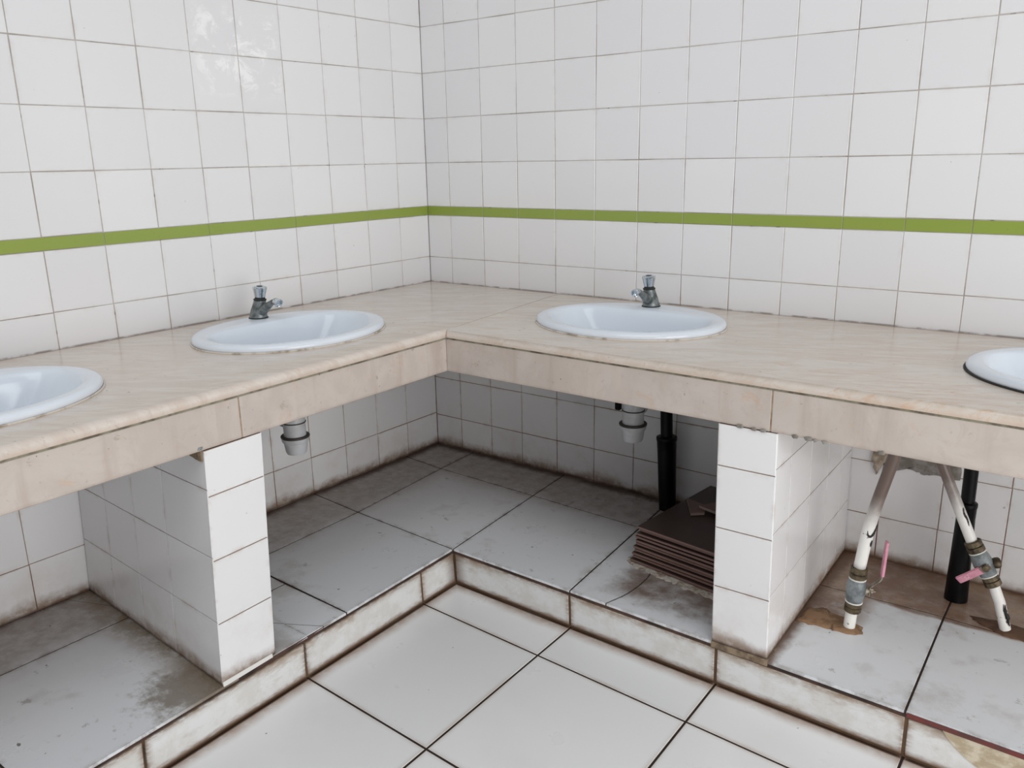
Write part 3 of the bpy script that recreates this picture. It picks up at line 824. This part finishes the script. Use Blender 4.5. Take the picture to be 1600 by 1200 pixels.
# ------------------------------------------------------------------ bottle traps
def make_trap(x, y, ang, label, wall_dist):
    root = tag(empty('bottle_trap', (x, y, w(-.750)), ang), label, 'drain trap', 'plastic bottle traps under the washbasins')
    z = lambda v: v + .750    # fit frame -> local
    bm = nb(); lathe(bm, [(.015, z(-.655)), (.015, z(-.5815))], 24); lathe(bm, [(.020, z(-.600)), (.026, z(-.598)), (.026, z(-.584)), (.018, z(-.582))], 24)
    o = obj('tail_pipe', bm, M['pvc'], root); autosmooth(o)
    bm = nb(); lathe(bm, [(.020, z(-.630)), (.028, z(-.634)), (.0295, z(-.642)), (.0298, z(-.690)), (.0298, z(-.702))][::-1], 32)
    o = obj('body', bm, M['pvc'], root); autosmooth(o)
    bm = nb(); lathe(bm, [(.0312, z(-.662)), (.0318, z(-.6605)), (.0312, z(-.659)), (.0290, z(-.659)), (.0290, z(-.662))], 32, cap=False)
    o = obj('upper_ring', bm, M['ring'], root, smooth=True)
    bm = nb(); lathe(bm, [(.0300, z(-.7035)), (.0372, z(-.7035)), (.0385, z(-.7015)), (.0385, z(-.6985)), (.0372, z(-.697)), (.0300, z(-.697))], 36, cap=False)
    o = obj('nut_ring', bm, M['ring'], root, smooth=True)
    bm = nb(); lathe(bm, [(.0215, z(-.7495)), (.0255, z(-.748)), (.0282, z(-.742)), (.0318, z(-.718)), (.0322, z(-.716)), (.0355, z(-.714)), (.0375, z(-.705)), (.0375, z(-.7025)), (.030, z(-.7022))], 36)
    o = obj('cup', bm, M['pvc'], root); autosmooth(o)
    bm = nb()
    tube(bm, [(0, .027, z(-.662)), (0, .05, z(-.662)), (0, wall_dist-.004, z(-.660))], .0155, 20)
    lathe(bm, [(.0165, 0), (.0205, .001), (.0205, .014), (.017, .016)], 24, axis_mat((0, .031, z(-.662)), (0, 1, 0)))
    o = obj('outlet_pipe', bm, M['pvc'], root); autosmooth(o)
    return root
make_trap(.332, -.918, PI/2, 'grey white bottle trap hanging below the left washbasin', .332)
make_trap(1.030, -.320, 0, 'grey white bottle trap hanging below the right washbasin, beside a black drain pipe', .32)
bm = nb(); box(bm, -.008, .008, -.007, .007, 0, .108)
bmesh.ops.bevel(bm, geom=list(bm.edges), offset=.002, segments=2, affect='EDGES')
o = obj('black_bracket', bm, M['drain'], loc=(.984, -.322, w(-.667)))
tag(o, 'small black strip hanging just left of the right bottle trap', 'bracket')

# ------------------------------------------------------------------ black drain pipes
def drain_pipe(label, base, top, ru, zc, rc, rl0, rl1, ztop):
    root = tag(empty('drain_pipe', (base[0], base[1], PT)), label, 'drain pipe')
    b = Vector((0, 0, 0)); t = Vector((top[0]-base[0], top[1]-base[1], ztop-PT))
    zcL = (zc-PT)/(ztop-PT); cpos = t*zcL
    bm = nb(); tube(bm, [cpos-t*.03, t], ru, 28); obj('upper_pipe', bm, M['drain'], root, smooth=True)
    autosmooth(root.children[0])
    m = axis_mat(cpos, t)
    bm = nb(); lathe(bm, [(rl0, -.036), (rc*.94, -.034), (rc*.96, -.012), (rc, -.009), (rc*1.02, -.004), (rc, .001), (rc*.9, .003), (ru*1.0, .0035)], 32, m)
    o = obj('socket_collar', bm, M['drain'], root); autosmooth(o)
    bm = nb(); tube(bm, [b+Vector((0, 0, .0005)), cpos-t.normalized()*.034], [rl1, rl0], 32); o = obj('lower_pipe', bm, M['drain'], root); autosmooth(o)
    return root
drain_pipe('black drain pipe against the wall behind the stack of brown tiles', (1.013, -.058), (.990, -.060), .0185, w(-.818), .0312, .0290, .0262, w(-.50))
drain_pipe('thick black drain pipe standing behind the white pipe at the right', (1.838, -.145), (1.832, -.140), .0155, w(-.800), .0222, .0205, .0262, w(-.50))

# ------------------------------------------------------------------ supply pipes with ball valves
R_ = Vector((.794, .608, 0)); F_ = Vector((.608, -.794, 0))        # rightwards along and out of the bay
def supply(label, path_up, path_lo, v0, v1, r):
    root = tag(empty('water_pipe', path_lo[-1]), label, 'water pipe')
    o0 = Vector(path_lo[-1]); L = lambda p: Vector(p)-o0
    bm = nb(); tube(bm, catmull([L(p) for p in path_up], 6), r, 24); obj('upper_pipe', bm, M['pipe'], root, smooth=True)
    bm = nb(); tube(bm, [L(p) for p in path_lo], r*.98, 24); o = obj('lower_pipe', bm, M['pipe'], root); autosmooth(o)
    a, b = L(v0), L(v1); d = (b-a); h = d.length; m = axis_mat(a, d)      # a top of valve, b bottom
    def nut(z0, z1, R0):
        bm = nb()
        lathe(bm, [(r, z0), (R0*.9, z0), (R0, z0+.002), (R0, z0+(z1-z0)*.45), (R0*.88, z0+(z1-z0)*.5), (R0*1.02, z0+(z1-z0)*.56), (R0*1.02, z1-.002), (R0*.9, z1), (r, z1)], 12, m)
        o = obj('compression_nut', bm, M['brass'], root); autosmooth(o, 25); return o
    nut(0, h*.24, .0190); nut(h*.76, h, .0185)
    bm = nb()
    lathe(bm, [(.017, h*.235), (.0182, h*.25), (.0190, h*.32), (.0208, h*.40), (.0217, h*.5), (.0208, h*.6), (.0194, h*.66), (.0182, h*.75), (.017, h*.765)], 28, m)
    vb = obj('valve_body', bm, M['greymetal'], root); autosmooth(vb, 50)
    for zz in (.235, .755):
        bm = nb(); lathe(bm, [(.0165, h*zz), (.0190, h*zz+.0005), (.0190, h*zz+.0028), (.0165, h*zz+.0034)], 24, m)
        obj('thread_tape', bm, M['tape'], root, smooth=True)
    return root, vb, m, h, o0
# left one
p1u = [(1.728, -.425, w(-.560)), (1.7215, -.427, w(-.62)), (1.699, -.43, w(-.727)), (1.686, -.43, w(-.80)), (1.6755, -.43, w(-.893))]
rt, vb, m, h, o0 = supply('white plastic water pipe with a grey ball valve and upright pink lever', p1u,
    [(1.6685, -.430, w(-.995)), (1.6660, -.431, PT+.006)], (1.6752, -.43, w(-.893)), (1.6690, -.430, w(-1.006)), .0132)
ctr = m @ Vector((0, 0, h*.52))
D1 = Vector((.90, .43, 0)).normalized()
bm = nb(); lathe(bm, [(.009, .014), (.009, .024), (.0062, .0245), (.0062, .034), (.004, .035)], 14, axis_mat(ctr, D1))
lathe(bm, [(.003, .0300), (.0088, .0305), (.0088, .037), (.003, .0375)], 6, axis_mat(ctr, D1))
lathe(bm, [(.0035, .037), (.0035, .042), (.001, .0425)], 10, axis_mat(ctr, D1))
o = obj('stem', bm, M['steel'], vb); autosmooth(o, 25)
def strip(bm, pts, wdir, wd, th):
    """flat bent strip through pts; width along wdir"""
    pts = [Vector(p) for p in pts]; wv = Vector(wdir).normalized()*wd/2; rings = []
    for i, p in enumerate(pts):
        t = (pts[min(i+1, len(pts)-1)]-pts[max(i-1, 0)]).normalized(); n = t.cross(wv).normalized()*th/2
        rings.append([bm.verts.new(p+s*wv+u*n) for s, u in ((-1, -1), (1, -1), (1, 1), (-1, 1))])
    for a, b in zip(rings, rings[1:]):
        for i in range(4): bm.faces.new((a[i], a[(i+1) % 4], b[(i+1) % 4], b[i]))
    bm.faces.new(rings[0][::-1]); bm.faces.new(rings[-1])
W1 = Vector((D1.y, -D1.x, 0))
e0 = ctr + D1*.029
bm = nb(); strip(bm, [e0+Vector((0, 0, -.010)), e0+Vector((0, 0, .010)), e0+D1*.004+Vector((0, 0, .014)), e0+D1*.020+Vector((0, 0, .029)), e0+D1*.0225+Vector((0, 0, .034)), e0+D1*.0235+Vector((0, 0, .046))], W1, .012, .0022)
obj('lever', bm, M['steel'], vb)
bm = nb(); strip(bm, [e0+D1*.0235+Vector((0, 0, .040)), e0+D1*.0245+Vector((0, 0, .060)), e0+D1*.0265+Vector((0, 0, .120)), e0+D1*.028+Vector((0, 0, .124))], W1, .016, .0062)
bmesh.ops.bevel(bm, geom=list(bm.edges), offset=.0012, segments=1, affect='EDGES')
o = obj('lever_grip', bm, M['pink'], vb); o['label'] = 'upright faded pink lever grip'
# scorch marks on the pipe
def mark(root, o0, c, ax, out, r, pts, wd):
    """thin wavy stroke lying on a pipe; pts: (angle around axis from out, distance along axis)"""
    ax = Vector(ax).normalized(); out = Vector(out); out = (out-ax*out.dot(ax)).normalized(); sd = ax.cross(out)
    P_ = [Vector(c)-o0 + ax*t + (out*math.cos(a)+sd*math.sin(a))*(r+.0002) for a, t in pts]
    bm = nb(); P_ = catmull(P_, 5); k = len(P_)
    tube(bm, P_, [(wd*1.7*math.sin(PI*(i+.6)/(k+.2))+.0003)*random.uniform(.7, 1.2) for i in range(k)], 8)
    return obj('scorch_mark', bm, M['soot'], root, smooth=True)
mark(rt, o0, (1.688, -.43, w(-.79)), (.145, 0, -1)[:1] + (0, 1) and (.17, 0, 1), F_*-1*-1, .0132, [(.9, .012), (.75, .000), (.45, -.012), (.1, -.018), (-.35, -.016), (-.6, -.006)], .0016)
mark(rt, o0, (1.684, -.43, w(-.83)), (.13, 0, 1), F_, .0132, [(.5, .012), (.4, .004), (.45, -.004)], .0011)
# right one, leaning
p2u = [(1.742, -.237, w(-.585)), (1.790, -.237, w(-.691)), (1.826, -.237, w(-.770)), (1.8605, -.237, w(-.843)), (1.868, -.237, w(-.858))]
rt, vb, m, h, o0 = supply('leaning white plastic water pipe with a ball valve and faded pink lever lying sideways', p2u,
    [(1.920, -.237, w(-.946)), (1.937, -.237, w(-.985)), (1.9555, -.237, PT+.004)], (1.866, -.237, w(-.852)), (1.9215, -.237, w(-.948)), .0122)
ctr = m @ Vector((0, 0, h*.52))
D2 = Vector((.30, -.95, .05)).normalized()
bm = nb(); lathe(bm, [(.009, .014), (.009, .022), (.0075, .0225), (.0075, .029), (.004, .030)], 14, axis_mat(ctr, D2))
o = obj('stem', bm, M['brass'], vb); autosmooth(o, 25)
bm = nb(); lathe(bm, [(.004, .014), (.0105, .018), (.0125, .024), (.0125, .031), (.009, .035), (.003, .036)], 16, axis_mat(ctr, (.93, .25, .28)))
o = obj('packing_nut', bm, M['brass'], vb, smooth=True)
lv = Vector((-.78, .10, -.74)).normalized(); W2 = D2.cross(lv).normalized()
e0 = ctr + D2*.024
bm = nb(); strip(bm, [e0-lv*.012, e0+lv*.010, e0+lv*.022], W2, .014, .0022)
obj('lever', bm, M['steel'], vb)
bm = nb(); strip(bm, [e0+lv*.010, e0+lv*.03, e0+lv*.072], W2, .0185, .0055)
bmesh.ops.bevel(bm, geom=list(bm.edges), offset=.0018, segments=2, affect='EDGES')
o = obj('lever_grip', bm, M['pink'], vb); o['label'] = 'faded pink lever grip with pale embossed letters'
# embossed letters on the grip
cu = bpy.data.curves.new('t', 'FONT'); cu.body = 'SZV'; cu.size = .0115; cu.align_x = 'CENTER'; cu.align_y = 'CENTER'; cu.extrude = .0003
to = bpy.data.objects.new('t', cu); C.objects.link(to)
dg = bpy.context.evaluated_depsgraph_get(); me = bpy.data.meshes.new_from_object(to.evaluated_get(dg))
bpy.data.objects.remove(to)
xa = -lv; za = D2; ya = za.cross(xa).normalized(); xa = ya.cross(za).normalized()
mm = Matrix((( xa.x, ya.x, za.x, 0), (xa.y, ya.y, za.y, 0), (xa.z, ya.z, za.z, 0), (0, 0, 0, 1)))
mm.translation = e0 + lv*.044 + D2*.0029
me.transform(mm); me.materials.clear(); me.materials.append(M['fade'])
to = bpy.data.objects.new('lettering', me); C.objects.link(to); to.parent = vb
mark(rt, o0, (1.949, -.237, w(-1.015)), (-.28, 0, 1), F_, .0120, [(.2, .030), (.0, .015), (.15, .0), (.1, -.012), (.25, -.022)], .0022)
mark(rt, o0, (1.949, -.237, w(-1.015)), (-.28, 0, 1), F_, .0120, [(-.1, .032), (-.2, .018), (-.05, .004), (.1, -.008)], .0010)
mark(rt, o0, (1.841, -.237, w(-.800)), (-.42, 0, 1), F_, .0122, [(.3, .024), (.1, .010), (.3, -.004), (.2, -.020)], .0012)

# ------------------------------------------------------------------ cement
bm = nb()
o = nb()
B = [(1.500, -.468), (1.505, -.400), (1.535, -.378), (1.60, -.380), (1.655, -.398), (1.692, -.412), (1.700, -.442), (1.668, -.458), (1.635, -.460), (1.585, -.458), (1.53, -.470)]
off = Vector((.060, .0))
pts = [(x+.055 if x < 1.60 else x, y, PT) for x, y in B]
blob(bm, pts, None, (0, 0, 1), .006, .004)
tag(obj('cement_patch', bm, M['cement'], smooth=True), 'light brown cement patch on the plinth around the foot of the pipe with upright lever', 'cement patch')
o.free()
bm = nb()
pts = [(1.880, -.215), (1.93, -.205), (2.0, -.200), (2.1, -.195), (2.2, -.18), (2.2, -.270), (2.05, -.272), (1.985, -.262), (1.955, -.262), (1.925, -.250), (1.90, -.235)]
blob(bm, [(x, y, PT) for x, y in pts], None, (0, 0, 1), .004, .003)
tag(obj('cement_patch', bm, plain('dark brown cement', srgb(98, 72, 54), .9, 0, srgb(66, 46, 34), 24, .4, .65, .6), smooth=True), 'dark brown cement patch around the foot of the leaning pipe at the right', 'cement patch')
bm = nb()
z_ = lambda v: v+ZO
blob(bm, [(1.622, -.036, z_(-.70)), (1.618, -.036, z_(-.80)), (1.632, -.036, z_(-.80)), (1.650, -.036, z_(-.776)), (1.68, -.036, z_(-.780)), (1.705, -.036, z_(-.786)), (1.73, -.036, z_(-.790)), (1.752, -.036, z_(-.783)), (1.80, -.036, z_(-.786)), (1.80, -.036, z_(-.70))], None, (0, -1, 0), .004, .003)
tag(obj('cement_patch', bm, M['greycement'], smooth=True), 'bare grey cement on the wall behind the tops of the two white pipes', 'cement patch')

bm = nb()
blob(bm, [(1.588, -.0365, z_(-.69)), (1.590, -.0365, z_(-.775)), (1.602, -.0365, z_(-.812)), (1.612, -.0365, z_(-.79)), (1.632, -.0365, z_(-.755)), (1.640, -.0365, z_(-.69))], None, (0, -1, 0), .014, .003)
tag(obj('mortar_lump', bm, plain('pale mortar', srgb(186, 172, 156), .9, 0, srgb(140, 124, 108), 40, .4, .65, .7), smooth=True), 'pale lump of mortar on the wall at the top of the left white pipe', 'mortar')

# ------------------------------------------------------------------ stack of brown tiles
names = ['lowest brown tile of the stack, jutting out to the front left', 'second brown tile from the bottom of the stack', 'third brown tile from the bottom of the stack',
 'fourth brown tile from the bottom of the stack', 'fifth brown tile from the bottom of the stack', 'middle brown tile of the stack', 'fifth brown tile from the top of the stack',
 'fourth brown tile from the top of the stack', 'third brown tile from the top of the stack', 'second brown tile from the top of the stack, set back at its corner', 'topmost brown tile of the stack under the broken pieces']
n = 11; th = .0068; pitch = .0092
offx = [0, .006, .004, .009, .006, .011, .012, .008, .013, .019, .014]
offy = [0, .006, .003, .008, .006, .011, .007, .012, .009, .018, .012]
z = PT + .0062
for k in range(n):
    bm = nb(); W, D_ = .300, .378; th = .0068
    z0 = z; 
    bmx = [(0, 0), (W, -.006), (W, D_-.006), (0, D_)]
    prism(bm, bmx, 0, th)
    bmesh.ops.bevel(bm, geom=list(bm.edges), offset=.0009, segments=1, affect='EDGES')
    o = obj('ceramic_tile', bm, M['browntile'], loc=(1.094+offx[k], -.438+offy[k]-.004*0, z0))
    o.rotation_euler = (random.uniform(-.0015, .0015), random.uniform(-.0015, .0015), random.uniform(-.012, .012) - .10)
    tag(o, names[k], 'tile', 'brown tiles stacked beside the right pillar')
    z += pitch if k != 7 else pitch*1.15
ztop = z - pitch + th + .0006
def shard(poly, th, label, tilt):
    c_ = (sum(p[0] for p in poly)/len(poly), sum(p[1] for p in poly)/len(poly))
    bm = nb(); prism(bm, [(x-c_[0], y-c_[1]) for x, y in poly], 0, th)
    o = obj('tile_shard', bm, M['shard'], loc=(c_[0], c_[1], ztop+.0008)); o.rotation_euler = (tilt[0], tilt[1], 0)
    tag(o, label, 'tile shard'); return o
shard([(1.140, -.195), (1.196, -.287), (1.225, -.262), (1.205, -.215)], .0075, 'small pointed broken piece of tile on top of the brown stack', (0, 0))
shard([(1.200, -.242), (1.245, -.165), (1.33, -.150), (1.33, -.23), (1.262, -.258)], .0072, 'larger broken piece of tile on the brown stack, next to the pillar', (.0, .0)).location.z += .0078
bm = nb()
pts = [(1.078, -.402), (1.083, -.432), (1.105, -.452), (1.128, -.462), (1.145, -.458), (1.158, -.466), (1.180, -.466), (1.205, -.474), (1.235, -.474), (1.27, -.486), (1.31, -.486), (1.36, -.497), (1.40, -.495), (1.40, -.40), (1.25, -.40), (1.10, -.39)]
blob(bm, [(x, y, PT) for x, y in pts], None, (0, 0, 1), .004, .0045)
tag(obj('plaster_crust', bm, M['plaster']), 'ragged off-white crust of plaster under the front of the brown tile stack', 'plaster')

# ------------------------------------------------------------------ camera
cam_d = bpy.data.cameras.new('camera'); cam = bpy.data.objects.new('camera', cam_d); C.objects.link(cam)
f_px = 1296.77; cam_d.sensor_width = 36; cam_d.lens = f_px/1600*36; cam_d.clip_start = .02
yaw, pitch_, roll = .65405892, .26574852, -.01877957
fw = Vector((-math.sin(yaw)*math.cos(pitch_), math.cos(yaw)*math.cos(pitch_), -math.sin(pitch_)))
rtv = Vector((math.cos(yaw), math.sin(yaw), 0)); upv = rtv.cross(fw)
rt2 = math.cos(roll)*rtv + math.sin(roll)*upv; up2 = -math.sin(roll)*rtv + math.cos(roll)*upv
R3 = Matrix((rt2, up2, -fw)).transposed()
cam.matrix_world = Matrix.Translation((2.0902, -2.2471, .0112+ZO)) @ R3.to_4x4()
bpy.context.scene.camera = cam

# ------------------------------------------------------------------ light
wd = bpy.data.worlds.new('world'); bpy.context.scene.world = wd; wd.use_nodes = True
bg = wd.node_tree.nodes['Background']; bg.inputs[0].default_value = (.93, .96, 1.0, 1); bg.inputs[1].default_value = .315
def area(name, loc, target, sx, sy, power, col=(1, 1, 1)):
    l = bpy.data.lights.new(name, 'AREA'); l.shape = 'RECTANGLE'; l.size = sx; l.size_y = sy; l.energy = power; l.color = col
    o = bpy.data.objects.new(name, l); C.objects.link(o); o.location = loc
    o.rotation_euler = (Vector(target)-Vector(loc)).to_track_quat('-Z', 'Y').to_euler(); return o
area('doorway_light', (4.7, -1.75, 1.05), (.9, -.6, .55), 1.9, 2.0, 56, (1.0, .985, .965))
area('ceiling_light', (2.0, -2.6, 3.2), (1.0, -1.0, .3), 2.4, 2.0, 34, (.96, .98, 1.0))
area('low_fill_light', (3.3, -2.1, .75), (1.85, -.1, .35), .9, .9, 13, (1.0, .98, .95))  # added fill lamp that brightens the right bay
vs = bpy.context.scene.view_settings
vs.view_transform = 'Standard'; vs.look = 'None'; vs.exposure = -0.06; vs.gamma = 1.0
